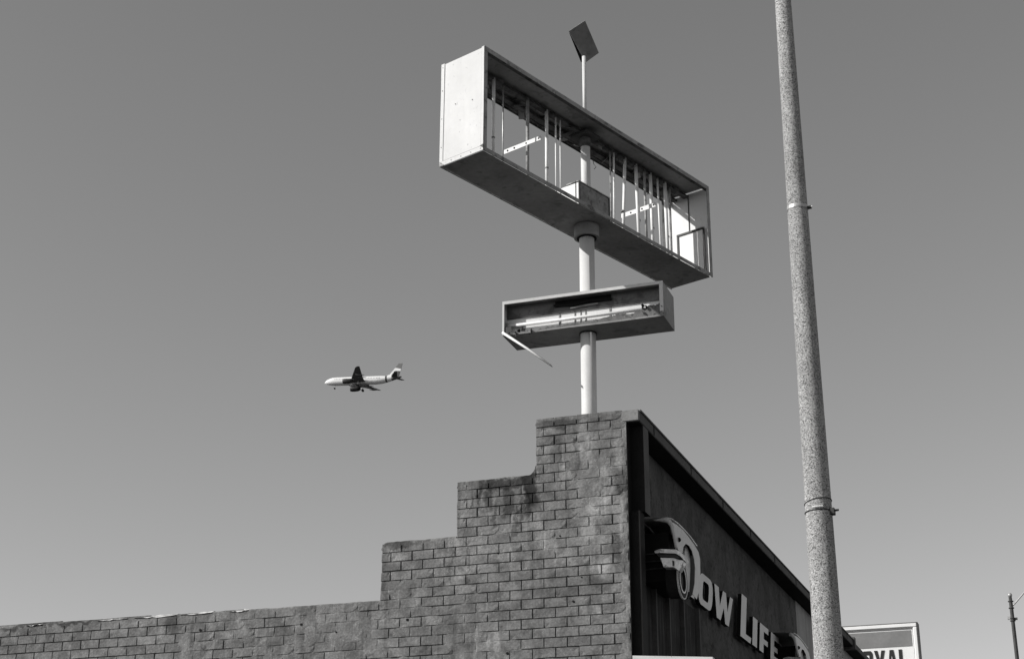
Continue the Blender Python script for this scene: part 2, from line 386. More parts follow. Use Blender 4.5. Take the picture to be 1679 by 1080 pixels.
# rough cement capping on each step, rounded at the free corner
def capping(x0, x1, z, slope=0, r=.035, endr=True, thick=.026, seed=1, bright=False):
    bm = bmesh.new(); n = max(6, int((x1 - x0) / .03)); rings = []
    for i in range(n + 1):
        x = x0 + (x1 - x0) * i / n; d = x - x0
        drop = (r - math.sqrt(max(0, r * r - (r - min(d, r)) ** 2))) if endr and d < r else 0
        zz = z + slope * (x1 - x) / (x1 - x0) - drop + .007 * noise.noise(Vector((x * 6, seed, 0))) + .004 * noise.noise(Vector((x * 25, seed, 4)))
        lowz = z - .022 + slope * (x1 - x) / (x1 - x0) + .008 * noise.noise(Vector((x * 9, seed, 8)))
        lowz = min(lowz, zz - .004)
        q = .002 * noise.noise(Vector((x * 18, seed, 3)))
        pr = [(YW + .012, lowz - .02), (YW + .0035 + q, lowz - .018), (YW + .0025 + q, zz - .012), (YW + .008, zz - .003), (YW + .03, zz + .003), (YW + .23, zz + .004), (YW + .245, zz - .01)]
        rings.append([bm.verts.new((x, y, v + H0)) for y, v in pr])
    for A, B in zip(rings, rings[1:]):
        for k in range(len(A) - 1): bm.faces.new((A[k], B[k], B[k + 1], A[k + 1]))
    bm.faces.new(rings[0]); bm.faces.new(rings[-1][::-1])
    return bm
child('capping', capping(-16, -6.168, 2.930, .045, endr=False, seed=1), MB_, smooth=False)
child('capping', capping(-6.168, -5.412, 3.474, 0, .05, seed=2), MB_, smooth=False)
child('capping', capping(-5.412, -4.634, 3.994, -.006, .04, seed=3), MB_, smooth=False)
child('capping', capping(-4.634, -3.803, 4.507, .008, .035, seed=4), MB_, smooth=False)
# small cement fillet in the corner below the top step
bm = bmesh.new(); cx_, cz_ = -4.634, 3.975 + H0
pts = [(cx_, YW + .002, cz_)] + [(cx_ - .10 + .10 * math.sin(a), YW + .002, cz_ + .10 - .10 * math.cos(a)) for a in [0, .3, .6, .9, 1.2, 1.5]]
prism(bm, pts, (0, .2, 0)); child('corner_fillet', bm, MB_)
# loose flakes and lumps of cement on the low parapet
rn = random.Random(5)
for xa, xb in ((-9.25, -8.9), (-8.82, -8.35), (-8.3, -7.95), (-7.75, -7.55), (-10.1, -9.9)):
    bm = bmesh.new(); n = 9; up = []; dn = []
    for i in range(n + 1):
        x = xa + (xb - xa) * i / n; zt = 2.93 + .045 * max(0, min(1, (-6.2 - x) / 9.8)) + H0
        up.append((x, YW + .05, zt + .012 + rn.uniform(-.003, .006))); dn.append((x, YW - .009, zt - .008 - rn.uniform(0, .014) * math.sin(math.pi * i / n)))
    for L_ in (up, dn): L_[0] = (L_[0][0], L_[0][1], dn[0][2] + .004) if L_ is up else L_[0]
    prism(bm, dn + up[::-1], (0, .03, .004)); child('cement_flake', bm, M_inwhite)
# holes
for x, z, r in ((-6.97, 2.755, .012), (-4.28, 2.79, .010), (-5.88, 2.73, .013), (-8.06, 2.77, .012), (-5.0, 3.28, .007), (-4.9, 2.37, .012), (-6.6, 2.66, .008), (-4.2, 3.0, .006), (-4.4, 3.39, .007), (-4.33, 3.02, .006)):
    bm = bmesh.new(); tube(bm, ((x, YW - .006, z + H0), (x, YW + .03, z + H0)), r, 8); child('bolt_hole', bm, M_black)
# street-side upper works
zt, zl = 4.505 + H0, 4.400 + H0
child('parapet_end', bev(boxes((-3.80, XB, YW - .004, YW + .03, zl, zt)), .006, 2), mat('pale_cement', .215, .15, 6, .9, bump=.004, bscale=40, spots=((14, .62, .7),)))
YS2 = 21.4
for y0, y1, dzt in ((YW + .033, 16.3, 0), (16.303, 19.4, .002), (19.403, 22.6, -.003), (22.603, 25.3, 0), (25.42, 31.0, -.02)):
    child('parapet_beam', bev(boxes((XP - .2, XB, y0, y1, zl + .004, zt + dzt)), .004), M_beam)
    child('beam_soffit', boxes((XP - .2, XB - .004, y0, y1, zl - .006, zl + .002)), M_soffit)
child('beam_joint_block', boxes((XP - .2, XB + .03, 25.303, 25.417, zl - .05, zt + .035)), M_beam)
child('drip_edge', boxes((XB + .001, XB + .012, YW + .033, 25.3, zt - .012, zt + .006)), M_beam)
for q in range(9):
    yy = YW + .5 + q * 1.4; child('fascia_strap', boxes((XB + .0005, XB + .004, yy, yy + .03, zl + .01, zt - .014)), M_soffit)
child('stucco_panel', boxes((XP - .1, XP, YW + .25, YS2, 0, zl - .01)), M_panel)
child('stucco_panel', boxes((XP - .1, XP + .012, YS2 + .003, 31.0, 0, zl - .01)), M_panel2)
child('corner_frame', boxes((XP - .08, XB - .004, YW + .13, YW + .31, 3.58 + H0, zl - .01)), M_black)
child('corner_cladding', boxes((XB - .003, XB, YW + .14, YW + .31, 3.58 + H0, zl - .008)), M_beam)
child('corner_post', boxes((XP - .08, XB - .03, YW + .06, YW + .20, 0, 3.577 + H0)), M_black)
child('end_cladding', boxes((XE - .002, XE + .004, YW + .004, YW + .245, 0, zl - .002)), M_black)
# dark boards below the first car front
for y0, y1 in ((13.42, 13.9), (13.97, 14.38), (14.46, 14.93), (15.03, 15.56)):
    child('board', boxes((XP, XP + .022, y0, y1, 1.2 + H0, 3.16 + H0)), M_board)
    child('batten', boxes((XP, XP + .06, y1 + .01, y1 + .04, 1.2 + H0, 3.18 + H0)), M_beam)
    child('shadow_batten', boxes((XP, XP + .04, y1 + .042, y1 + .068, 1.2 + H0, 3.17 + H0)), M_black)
# body, roof, back
child('roof', boxes((-16, XP - .102, YW + .245, 31, 2.2 + H0, 2.35 + H0)), M_roof)
child('back_wall', boxes((-16, XP - .102, 30.8, 31, 0, 2.19 + H0)), M_plain)
child('side_wall', boxes((-16.2, -16.004, YW, 31, 0, 2.8 + H0)), M_plain)

# ------------------------------------------------------------------ lettering on the street front
sign = thing('wall_lettering', 'raised pale channel letters spelling out the shop name across the dark stucco front', 'sign', (XP, 15.3, 3.2 + H0))
ZB, ZT = 3.212 + H0, 3.56 + H0
def letter(poly, y0, z0, sc, hole=None, sl=.36, txt=None):
    """poly in units: y along the wall, z up; slanted; front face pale, returns black"""
    f = lambda q: Vector((-3.74, y0 + q[0] * sc[0] + (q[1]) * sc[1] * sl, z0 + q[1] * sc[1]))
    bm = bmesh.new()
    o_ = [f(q) for q in poly]
    if hole:
        h_ = [f(q) for q in hole]; n = len(o_)
        A = [bm.verts.new(p) for p in o_]; B = [bm.verts.new(p) for p in h_]
        for i in range(n): bm.faces.new((A[i], A[(i + 1) % n], B[(i + 1) % n], B[i]))
    else:
        fa = bm.faces.new([bm.verts.new(p) for p in o_]); fa.normal_update(); bmesh.ops.triangulate(bm, faces=[fa], ngon_method='EAR_CLIP')
    front = list(bm.faces)
    r = bmesh.ops.extrude_face_region(bm, geom=front)
    for v in r['geom']:
        if isinstance(v, bmesh.types.BMVert): v.co.x = -3.785
    bmesh.ops.recalc_face_normals(bm, faces=bm.faces)
    me = bpy.data.meshes.new('letter'); me.materials.append(M_letter); me.materials.append(M_black)
    for fc in bm.faces: fc.material_index = 0 if (abs(fc.normal.x) > .9 and fc.calc_center_median().x > XP + .03) else 1
    bm.to_mesh(me); bm.free()
    o = obj('letter', me, None, sign); o.location = -Vector(sign.location) ; return o
def rr(w_, h_, r, n=3, ox=0, oy=0):
    out = []
    for cx_, cy_, a0 in ((w_ - r, r, -90), (w_ - r, h_ - r, 0), (r, h_ - r, 90), (r, r, 180)):
        for i in range(n + 1):
            a = R(a0 + 90 * i / n); out.append((ox + cx_ + r * math.cos(a), oy + cy_ + r * math.sin(a)))
    return out
hh = ZT - ZB
letter([(0, 0), (.33, 0), (.33, .10), (.15, .10), (.15, 1), (0, 1)], 14.93, ZB, (1, hh))          # L (mostly behind the car front)
o1 = [(x, z / hh) for x, z in rr(.60, hh, .13)]; o2 = [(x, z / hh) for x, z in rr(.26, hh - .14, .05, ox=.17, oy=.07)]
letter(o1, 15.41, ZB, (1, hh), hole=o2)                                                             # O
letter([(0, 1), (.20, 1), (.235, .42), (.40, 1), (.54, 1), (.595, .42), (.74, 1), (.88, 1), (.64, -.02), (.47, -.02), (.42, .46), (.25, -.02), (.08, -.02)], 16.15, ZB, (1, hh), sl=.10 / hh * hh)   # W
letter([(0, 0), (.53, 0), (.565, .14), (.27, .14), (.27, 1), (0, 1)], 17.36, ZB - .008, (1, .515), sl=.36)   # L
letter([(0, 0), (.25, 0), (.25, 1), (0, 1)], 17.99, ZB, (1, hh))                                    # I
letter([(0, 0), (.23, 0), (.23, .33), (.47, .33), (.47, .52), (.23, .52), (.23, .78), (.49, .78), (.49, 1), (0, 1)], 18.38, ZB, (1, hh))   # F
letter([(0, 0), (.50, 0), (.50, .20), (.21, .20), (.21, .37), (.42, .37), (.42, .56), (.21, .56), (.21, .79), (.47, .79), (.47, 1), (0, 1)], 19.02, ZB, (1, hh))   # E

# ------------------------------------------------------------------ half car mounted on the front
def c3(a, b): return (1050 + a / 6.353, 830 + b / 6.353)
XC = -3.50
def make_car(label, dy=0, cut=0):
    t = thing('car_front', label, 'car', (XP, 13.9, 3.2 + H0), group='car fronts mounted on the shop wall')
    T = -Vector(t.location); t.location.y += dy; t.location.z -= .03 if dy else 0
    def add(name, bm, M_, **k):
        o = obj(name, bm, M_, t, **k); o.location = T; return o
    Y = lambda a, b, X=XC: Vector((X, *atx(*c3(a, b), X)))
    # side of the wing with its wheel arch
    out = [(325, 158), (380, 190), (450, 250), (500, 315), (560, 395), (605, 470), (622, 545), (625, 690), (610, 880), (588, 965), (545, 912),
           (566, 800), (571, 640), (562, 550), (540, 465), (510, 410), (475, 385), (448, 420), (440, 480), (405, 470), (378, 420), (362, 340), (345, 240)]
    bm = bmesh.new(); prism(bm, [Y(a, b) for a, b in out], (-.004, 0, 0)); add('wing_panel', bm, M_car)
    # crown of the wing rolling back to the wall
    crown = [(325, 158), (380, 190), (450, 250), (500, 315), (560, 395), (605, 470), (622, 545)]
    bm = bmesh.new(); rows = []
    for a, b in crown:
        p = Y(a, b); rows.append([bm.verts.new(p + Vector(q)) for q in ((0, 0, 0), (-.05, 0, .035), (-.14, .01, .05), (-.325, .01, .052))])
    for A, B in zip(rows, rows[1:]):
        for k in range(3): bm.faces.new((A[k], B[k], B[k + 1], A[k + 1]))
    add('bonnet', bm, M_car, smooth=True)
    # front edge of the bonnet, a rolled lip
    P = [hit(*c3(a, b), (0, 1, 0), (0, 13.50, 0)) for a, b in ((135, 146), (200, 140), (262, 140), (300, 158), (328, 205), (345, 285), (365, 395), (378, 440))]
    P = P[cut:]; bm = bmesh.new(); tube(bm, P, [.008, .014, .024, .024, .018, .014, .012, .012][cut:], 8); add('bonnet_lip', bm, M_car, smooth=True)
    P = [hit(*c3(a, b), (0, 1, 0), (0, 13.50, 0)) for a, b in ((262, 120), (318, 128))]
    bm = bmesh.new(); tube(bm, ([hit(*c3(225, 125), (0, 1, 0), (0, 13.54, 0))] + P)[cut:] + [Y(a, b, -3.52) for a, b in ((385, 175), (450, 240), (520, 320), (584, 408))], .010, 8); add('bonnet_trim', bm, M_chrome, smooth=True)
    # dark nose with its recessed headlight
    bm = boxes((XP, -3.56, 13.62 + cut * .12, 14.35, 3.05 + H0, 3.50 + H0)); add('nose', bm, M_black)
    for q in range(3):
        bm = boxes((-3.80 + cut * .05, -3.62, 13.60 + cut * .12, 13.618 + cut * .12, 3.16 + q * .07 + H0, 3.172 + q * .07 + H0)); add('grille_bar', bm, M_board)
    bm = bmesh.new(); tube(bm, [hit(*c3(400, 345), (1, 0, 0), (XC + .004, 0, 0)), hit(*c3(400, 345), (1, 0, 0), (XC - .02, 0, 0))], .022, 10); add('side_lamp', bm, M_black)
    # bumper
    Yb = 13.34
    Q = lambda a, b, yy=Yb: hit(*c3(a, b), (0, 1, 0), (0, yy, 0))
    bm = bmesh.new(); prism(bm, [Q(*p) for p in ((145, 462), (205, 440), (372, 446), (430, 480), (470, 545), (462, 566), (415, 515), (370, 488), (205, 480), (152, 484))], (0, .12, 0)); bev(bm, .004); add('bumper', bm, M_chrome)
    bm = bmesh.new(); prism(bm, [Q(*p, Yb + .03) for p in ((175, 492), (365, 494), (410, 522), (388, 545), (340, 530), (205, 524))], (0, .1, 0)); add('bumper_recess', bm, M_dark)
    bm = bmesh.new(); prism(bm, [Q(*p, Yb + .012) for p in ((200, 528), (345, 532), (390, 548), (455, 560), (440, 610), (405, 675), (345, 634), (240, 634))], (0, .09, 0)); bev(bm, .006); add('valance', bm, M_chrome)
    bm = bmesh.new(); prism(bm, [Q(*p, Yb + .004) for p in ((330, 560), (352, 565), (350, 615), (335, 618))], (0, .01, 0)); add('overrider', bm, M_dark)
    # wheel well back plate, pale
    bm = bmesh.new(); prism(bm, [Y(a, b, XC - .04) for a, b in ((476, 405), (494, 432), (512, 480), (518, 560), (520, 640), (516, 760), (510, 885), (480, 890), (484, 760), (478, 640), (466, 560), (462, 470))], (-.02, 0, 0)); add('wheel_well', bm, M_well)
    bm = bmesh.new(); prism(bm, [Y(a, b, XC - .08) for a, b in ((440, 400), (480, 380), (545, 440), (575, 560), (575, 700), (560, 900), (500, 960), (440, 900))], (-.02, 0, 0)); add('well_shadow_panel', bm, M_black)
    # wheel: tyre, white ring and hub
    wc = hit(*c3(441, 764), (1, 0, 0), (-3.47, 0, 0)); Rw = .166
    def ring(r0, r1, x0, x1, n=28):
        bm = bmesh.new(); L_ = []
        for k in range(n):
            a = 2 * math.pi * k / n; c, s = math.cos(a), math.sin(a)
            L_.append([bm.verts.new((wc.x + x, wc.y + r * c, wc.z + r * s)) for r, x in ((r0, x0), (r0, x1), (r1, x1), (r1, x0))])
        for k in range(n):
            A, B = L_[k], L_[(k + 1) % n]
            for q in range(4): bm.faces.new((A[q], B[q], B[(q + 1) % 4], A[(q + 1) % 4]))
        return bm
    ty = add('tyre', ring(.10, Rw, -.12, 0), M_tyre)
    for nm, a in (('white_ring', (.1665, .176, -.012, .004)), ('hub_ring', (.108, .124, -.01, .006))):
        o = obj(nm, ring(*a), M_letter if nm == 'white_ring' else M_chrome, ty)
    bm = bmesh.new(); tube(bm, ((wc.x - .05, wc.y, wc.z), (wc.x - .02, wc.y, wc.z)), .10, 20); add('hub', bm, M_dark)
    return t
make_car('pale old car front with chrome bumper mounted on the wall left of the letters')
make_car('car front on the wall after the last letter, partly behind the concrete pole', 5.85, 2)

# ------------------------------------------------------------------ white board at the corner
tb = thing('white_board', 'plain white board fixed edge-on at the shop corner, at the bottom of the view', 'signboard', (-3.38, 12.95, 1.6 + H0))
bm = bmesh.new(); zz = .05
prism(bm, [(-.35, 0, -1.0), (.345, 0, -1.0), (.345, 0, .622), (-.35, 0, .672)], (0, .05, 0)); bev(bm, .003); obj('panel', bm, M_white, tb)
bm = bmesh.new(); prism(bm, [(-.352, -.012, .648), (.347, -.012, .598), (.347, -.012, .626), (-.352, -.012, .676)], (0, .07, 0)); obj('edge_trim', bm, M_white, tb)
obj('bracket', boxes((-.34, .3, .055, .09, .2, .24)), M_dark, tb)

# ------------------------------------------------------------------ pole sign
PX, PY = -4.263, 13.5
ps = thing('pole_sign', 'tall steel pole above the brick wall carrying two gutted, empty sign cabinets', 'pole sign', (PX, PY, 2.35 + H0))
B0 = 2.35 + H0
def z(v): return v + H0 - B0               # rel height to local
bm = bmesh.new(); tube(bm, ((0, 0, 0), (0, 0, z(6.66))), .0755, 32); obj('pole', bm, M_pole, ps, smooth=True)
bm = bmesh.new(); tube(bm, ((0, 0, z(6.66)), (0, 0, z(7.73))), .048, 24); obj('upper_pole', bm, M_pole, ps, smooth=True)
bm = bmesh.new(); tube(bm, ((0, 0, z(7.75)), (0, 0, z(8.62))), .0205, 16); obj('mast', bm, M_pole, ps, smooth=True)
obj('base_plate', bev(boxes((-.2, .2, -.2, .2, 0, .03)), .004), M_steel, ps)
# collar
bm = bmesh.new(); tube(bm, ((0, 0, z(6.527)), (0, 0, z(6.655))), .127, 32)
co = obj('collar', bm, M_under, ps)
bm = bmesh.new(); tube(bm, ((0, 0, z(6.520)), (0, 0, z(6.5265))), .100, 32); obj('collar_opening', bm, M_black, co)
# upper cabinet ------------------------------------------------------
UY = R(70.45); L2, D2, HH = 3.775 / 2, .537 / 2, 1.09 / 2
uc = bpy.data.objects.new('upper_cabinet', None); COL.objects.link(uc); uc.parent = ps; uc.location = (0, 0, z(7.204)); uc.rotation_euler = (0, 0, UY)
uc['label'] = 'large open cabinet, its faces gone and its tubes bare'
s = .004
def warp(bm, amt, sc, axis):
    bmesh.ops.subdivide_edges(bm, edges=[e for e in bm.edges if e.calc_length() > .25], cuts=10, use_grid_fill=True)
    for v in bm.verts:
        v.co[axis] += amt * noise.noise(Vector((v.co.x * sc, v.co.y * sc, v.co.z * sc + 3)))
    return bm
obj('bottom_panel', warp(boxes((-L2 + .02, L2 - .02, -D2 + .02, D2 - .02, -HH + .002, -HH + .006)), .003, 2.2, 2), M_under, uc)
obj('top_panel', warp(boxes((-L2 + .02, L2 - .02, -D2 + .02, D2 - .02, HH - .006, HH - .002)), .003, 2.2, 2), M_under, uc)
obj('end_panel', warp(boxes((-L2, -L2 + s, -D2 + .012, D2 - .012, -HH + .03, HH - .012)), .002, 3, 0), M_white, uc)
e2 = obj('end_panel', boxes((L2 - s, L2, -D2 + .012, D2 - .012, -HH + .012, HH - .012)), M_inwhite, uc)
# seams on the lit end
for a in ((-L2 - .004, -L2 - .001, -D2 + .001, D2 - .001, -HH + .001, -HH + .045), (-L2 - .003, -L2 - .001, D2 - .040, D2, -HH + .047, HH - .004), (-L2 - .003, -L2 - .001, -D2, -D2 + .03, -HH + .047, HH - .004)):
    obj('corner_strap', warp(boxes(a), .002, 5, 0), M_white, uc)
for a in ((-L2 - .0015, -L2 - .0003, -D2 + .035, D2 - .045, -HH + .0465, -HH + .050), (-L2 - .0015, -L2 - .0003, D2 - .045, D2 - .0415, -HH + .05, HH - .02), (-L2 - .0015, -L2 - .0003, -D2 + .0305, -D2 + .033, -HH + .05, HH - .02)):
    obj('seam', boxes(a), M_dust, uc)
for yy, zq in [(y_, -HH + .022) for y_ in (-.24, -.12, 0, .12, .24)] + [(D2 - .02, z_) for z_ in (-.35, -.05, .25, .5)] + [(-.13, .02), (.08, .05)]:
    bm = bmesh.new(); tube(bm, ((-L2 - .0065, yy, zq), (-L2 - .003, yy, zq)), .0045, 8); obj('screw', bm, M_dark, uc)
bm = bmesh.new(); prism(bm, [(-L2 - .0025, -D2 + .04, -HH + .05), (-L2 - .0025, -D2 + .0, -HH + .02), (-L2 - .0025, -D2 + .0, -HH + .06)], (-.003, 0, 0)); obj('torn_corner', bm, M_dark, uc)
bm = bmesh.new(); prism(bm, [(-L2 - .0045, D2 - .002, -HH + .005), (-L2 - .0045, D2 - .06, -HH + .006), (-L2 - .0045, D2 - .03, -HH + .03), (-L2 - .0045, D2 - .002, -HH + .05)], (-.002, 0, 0)); obj('torn_corner', bm, M_rust, uc)
# angle rims around both open faces
rw = .046
for sy in (-1, 1):
    ya, yb = (-D2 - .002, -D2 + .006) if sy < 0 else (D2 - .006, D2 + .002)
    for nm, a in (('bottom_rim', (-L2, L2, ya, yb, -HH, -HH + rw * .85)), ('top_rim', (-L2, L2, ya, yb, HH - (rw if sy < 0 else .066), HH)),
                  ('side_rim', (-L2, -L2 + rw, ya, yb, -HH + rw * .85 + .001, HH - rw - .001)), ('side_rim', (L2 - rw, L2, ya, yb, -HH + rw * .85 + .001, HH - rw - .001))):
        obj(nm, warp(boxes(a), .0035, 1.6, 2), M_edge if sy < 0 or nm != 'top_rim' else M_inner, uc)  # back top rim coloured darker to imitate the shade on its inner face
    # inner returns of the rims
    for nm, a in (('rim_return', (-L2 + .01, L2 - .01, min(ya, ya - sy * .03), max(yb, yb - sy * .03), HH - rw - .004, HH - rw)),):
        obj(nm, boxes(a), M_inner, uc)
# ceiling gear: angle irons and dangling scraps
for x in (-1.45, -.98, -.52, -.1, .16, .62, 1.02, 1.36, 1.66):
    obj('cross_angle', boxes((x, x + .03, .0, D2 - .03, HH - .035, HH - .008)), M_inner if abs(x) > .3 else M_rust, uc)
for yy in (.02, .17):
    obj('socket_rail', warp(boxes((-L2 + .02, L2 - .02, yy - .03, yy + .03, HH - .060, HH - .036)), .01, 1.4, 2), M_inner, uc)
rn = random.Random(11)
for i in range(26):
    x = rn.uniform(-1.7, 1.75); y = rn.uniform(0, .22); a = rn.uniform(.02, .07)
    bm = bmesh.new(); Mx = Matrix.Translation((x, y, HH - .065)) @ Matrix.Rotation(rn.uniform(-.6, .6), 4, 'X') @ Matrix.Rotation(rn.uniform(-.8, .8), 4, 'Y') @ Matrix.Rotation(rn.uniform(0, 3), 4, 'Z')
    box(bm, -a, a, -a * .5, a * .5, -.002, .002, Mx); obj('torn_bracket', bm, rn.choice((M_inner, M_under, M_edge)), uc)
obj('pole_plate', bev(boxes((-.11, .11, -.11, .11, HH - .10, HH - .062)), .004), M_dark, uc)
bm = bmesh.new(); tube(bm, ((0, 0, HH - .20), (0, 0, HH - .102)), .056, 20); obj('pole_bracket', bm, M_inner, uc)
# tubes and posts: (position along the cabinet, depth, radius, material, lean)
for x, yy, r_, M_, ln in ((-1.44, 0, .016, M_tube, 0), (-1.30, 0, .007, M_steel, 0), (-.93, 0, .017, M_rust, 0), (-.632, 0, .017, M_tube, 0), (-.487, 0, .008, M_tube, 0), (-.415, 0, .007, M_tube, 0),
                        (.424, 0, .007, M_rust, 0), (.482, 0, .010, M_tube, .02), (.655, 0, .017, M_tube, .07), (.90, 0, .018, M_tube, -.03), (1.045, 0, .013, M_rust, -.01), (1.16, 0, .018, M_tube, -.015),
                        (1.30, 0, .011, M_tube, -.03), (1.435, 0, .019, M_tube, -.02), (1.54, .02, .013, M_rust, 0)):
    bm = bmesh.new(); tube(bm, ((x - ln * .5, yy, -HH + .006), (x + ln * .5, yy, HH - .04)), r_, 12); tb_ = obj('lamp_tube' if M_ is M_tube else 'post', bm, M_, uc, smooth=True)
    if r_ > .015 and M_ is M_tube:
        bm = bmesh.new(); tube(bm, ((x - ln * .42, yy, HH * -.28), (x - ln * .40, yy, HH * -.25)), r_ + .002, 12); obj('tube_band', bm, M_dust, uc)
# long upright channel near the right end
obj('channel', boxes((1.50, 1.535, .05, .10, -HH + .006, HH - .05)), M_inner, uc)
obj('channel', boxes((1.60, 1.62, .06, .10, -HH + .006, HH - .05)), M_inwhite, uc)
# flat straps with holes, running across the depth of the cabinet
def strap(x, ya, yb, zq, h=.05):
    o = obj('strap', warp(boxes((x, x + .004, ya, yb, zq - h / 2, zq + h / 2)), .003, 6, 0), M_inwhite, uc)
    for f_ in (.1, .28, .6, .93):
        y = yb + (ya - yb) * f_; bm = bmesh.new(); tube(bm, ((x - .004, y, zq), (x - .001, y, zq)), .009, 8); obj('strap_hole', bm, M_black, uc)
def pk1(a, b): return (700 + a / 3.857, 20 + b / 3.857)
def pk2(a, b): return (900 + a / 3.273, 150 + b / 3.273)
cuY = (math.cos(UY), math.sin(UY)); ccen = Vector((PX, PY, 7.204 + H0))
def cabpt(px, yo):
    n = Vector((-cuY[1], cuY[0], 0)); p = hit(*px, n, ccen + n * yo) - ccen
    return (p.x * cuY[0] + p.y * cuY[1], p.z)
a = cabpt(pk2(388, 668), .22); strap(a[0], -.23, .22, a[1])
a = cabpt(pk1(487, 885), .22); strap(a[0], -.25, .22, a[1], .045)
for x, y, l_ in ((-1.2, .1, .16), (-.75, .05, .22), (.3, .12, .25), (.55, .0, .14), (1.22, .1, .2), (-.25, .14, .12)):
    pts = [(x, y, HH - .05)]
    for q in range(1, 7): pts.append((x + .03 * math.sin(q * 1.3 + x * 7), y + .02 * math.cos(q * 1.7), HH - .05 - l_ * q / 6))
    bm = bmesh.new(); tube(bm, pts, .0035, 5); obj('loose_wire', bm, M_dark, uc)
# ballast box beside the pole
bx = obj('ballast_box', bev(boxes((-.275, .225, -.122, .02, -HH + .007, -.19)), .004), M_dust, uc)
obj('ballast_end', boxes((-.283, -.277, -.12, .20, -HH + .007, -.20)), M_inwhite, uc)
obj('ballast_lid', boxes((-.285, .232, -.13, .03, -.188, -.178)), M_rust, uc)
obj('ballast_edge', boxes((-.280, -.262, -.128, -.1235, -HH + .045, -.19)), M_dark, uc)
obj('ballast_edge', boxes((.215, .230, -.128, -.1235, -HH + .045, -.19)), M_dark, uc)
bm = bmesh.new(); tube(bm, ((.02, -.05, -.178), (.02, -.05, -.15)), .05, 14); obj('ballast_cap', bm, M_dark, uc)
# loose pale sheet leaning at the right end
bm = bmesh.new(); prism(bm, [(L2 - .03, .135, -HH + .05), (L2 - .03, -.195, -HH + .05), (L2 - .03, -.20, .05), (L2 - .03, .138, .045)], (.004, 0, 0)); obj('loose_sheet', bm, M_inwhite, uc)
for a in ((L2 - .04, L2 - .026, .128, .15, -HH + .01, .055), (L2 - .04, L2 - .026, -.205, -.19, -HH + .01, .055)): obj('sheet_frame', boxes(a), M_dark, uc)
obj('sheet_frame', boxes((L2 - .042, L2 - .024, -.205, .15, .04, .062)), M_dark, uc)
obj('end_seam', boxes((L2 - .012, L2 - .006, -.005, .005, .07, HH - .02)), M_dark, uc)
# lower cabinet ------------------------------------------------------
lc = bpy.data.objects.new('lower_cabinet', None); COL.objects.link(lc); lc.parent = ps; lc.location = (0, 0, z(5.687)); lc.rotation_euler = (0, 0, R(.8))
lc['label'] = 'small broken cabinet with a ragged rest of its face'
l2, d2, h2 = .812, .217, .178
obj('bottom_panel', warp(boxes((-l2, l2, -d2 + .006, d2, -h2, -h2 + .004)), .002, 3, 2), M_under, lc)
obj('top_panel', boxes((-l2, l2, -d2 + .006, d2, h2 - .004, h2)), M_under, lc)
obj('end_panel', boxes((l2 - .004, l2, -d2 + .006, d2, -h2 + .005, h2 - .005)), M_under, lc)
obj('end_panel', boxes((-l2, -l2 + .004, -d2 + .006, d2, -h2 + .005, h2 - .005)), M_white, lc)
obj('divider', warp(boxes((-l2 + .006, l2 - .006, -.085, -.081, -h2 + .005, h2 - .005)), .002, 3, 1), M_inwhite, lc)
obj('rim', warp(boxes((-l2 - .002, l2 + .002, -d2, -d2 + .006, h2 - .028, h2 + .003)), .002, 3, 2), M_white, lc)
obj('rim', boxes((-l2 - .002, -l2 + .018, -d2, -d2 + .006, -h2 + .02, h2 - .029)), M_white, lc)
obj('rim', boxes((l2 - .034, l2 + .002, -d2, -d2 + .006, -h2 + .05, h2 - .029)), M_white, lc)
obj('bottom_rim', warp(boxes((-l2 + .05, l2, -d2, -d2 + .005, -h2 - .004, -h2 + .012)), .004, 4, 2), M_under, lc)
bm = bmesh.new(); tube(bm, ((-l2 + .03, -.13, -.050), (l2 - .02, -.13, -.055)), .0165, 14); obj('lamp_tube', bm, M_tube, lc, smooth=True)
for sx in (-1, 1): obj('tube_socket', bev(boxes((sx * (l2 - .02) - .015, sx * (l2 - .02) + .015, -.15, -.09, -.10, -.02)), .004), M_tube if sx > 0 else M_dust, lc)
obj('shade_panel', warp(boxes((-l2 + .01, l2 - .04, -.105, -.086, .035, h2 - .006)), .003, 3, 1), M_shade, lc)  # added dark panel imitating the shade on the upper divider
# access hatch torn out of the middle
obj('hatch_frame', boxes((-.30, .27, -.112, -.1055, .09, .155)), M_black, lc)
for a in ((-.27, -.255, -.092, -.087, -.12, .09), (.245, .26, -.092, -.087, -.12, .09), (-.11, -.10, -.092, -.087, -.12, .09), (.0, .008, -.092, -.087, -.12, .09), (-.05, -.042, -.092, -.087, -.12, .09)):
    obj('hatch_strip', boxes(a), M_dust, lc)
bm = bmesh.new(); tube(bm, ((-.14, -.12, .06), (.14, -.12, .075)), .008, 8); obj('hatch_rod', bm, M_dust, lc)
bm = bmesh.new(); tube(bm, ((-.31, -.12, .11), (-.1, -.12, .085), (.06, -.12, .115), (.28, -.12, .10)), .012, 7); obj('torn_edge', bm, M_black, lc)
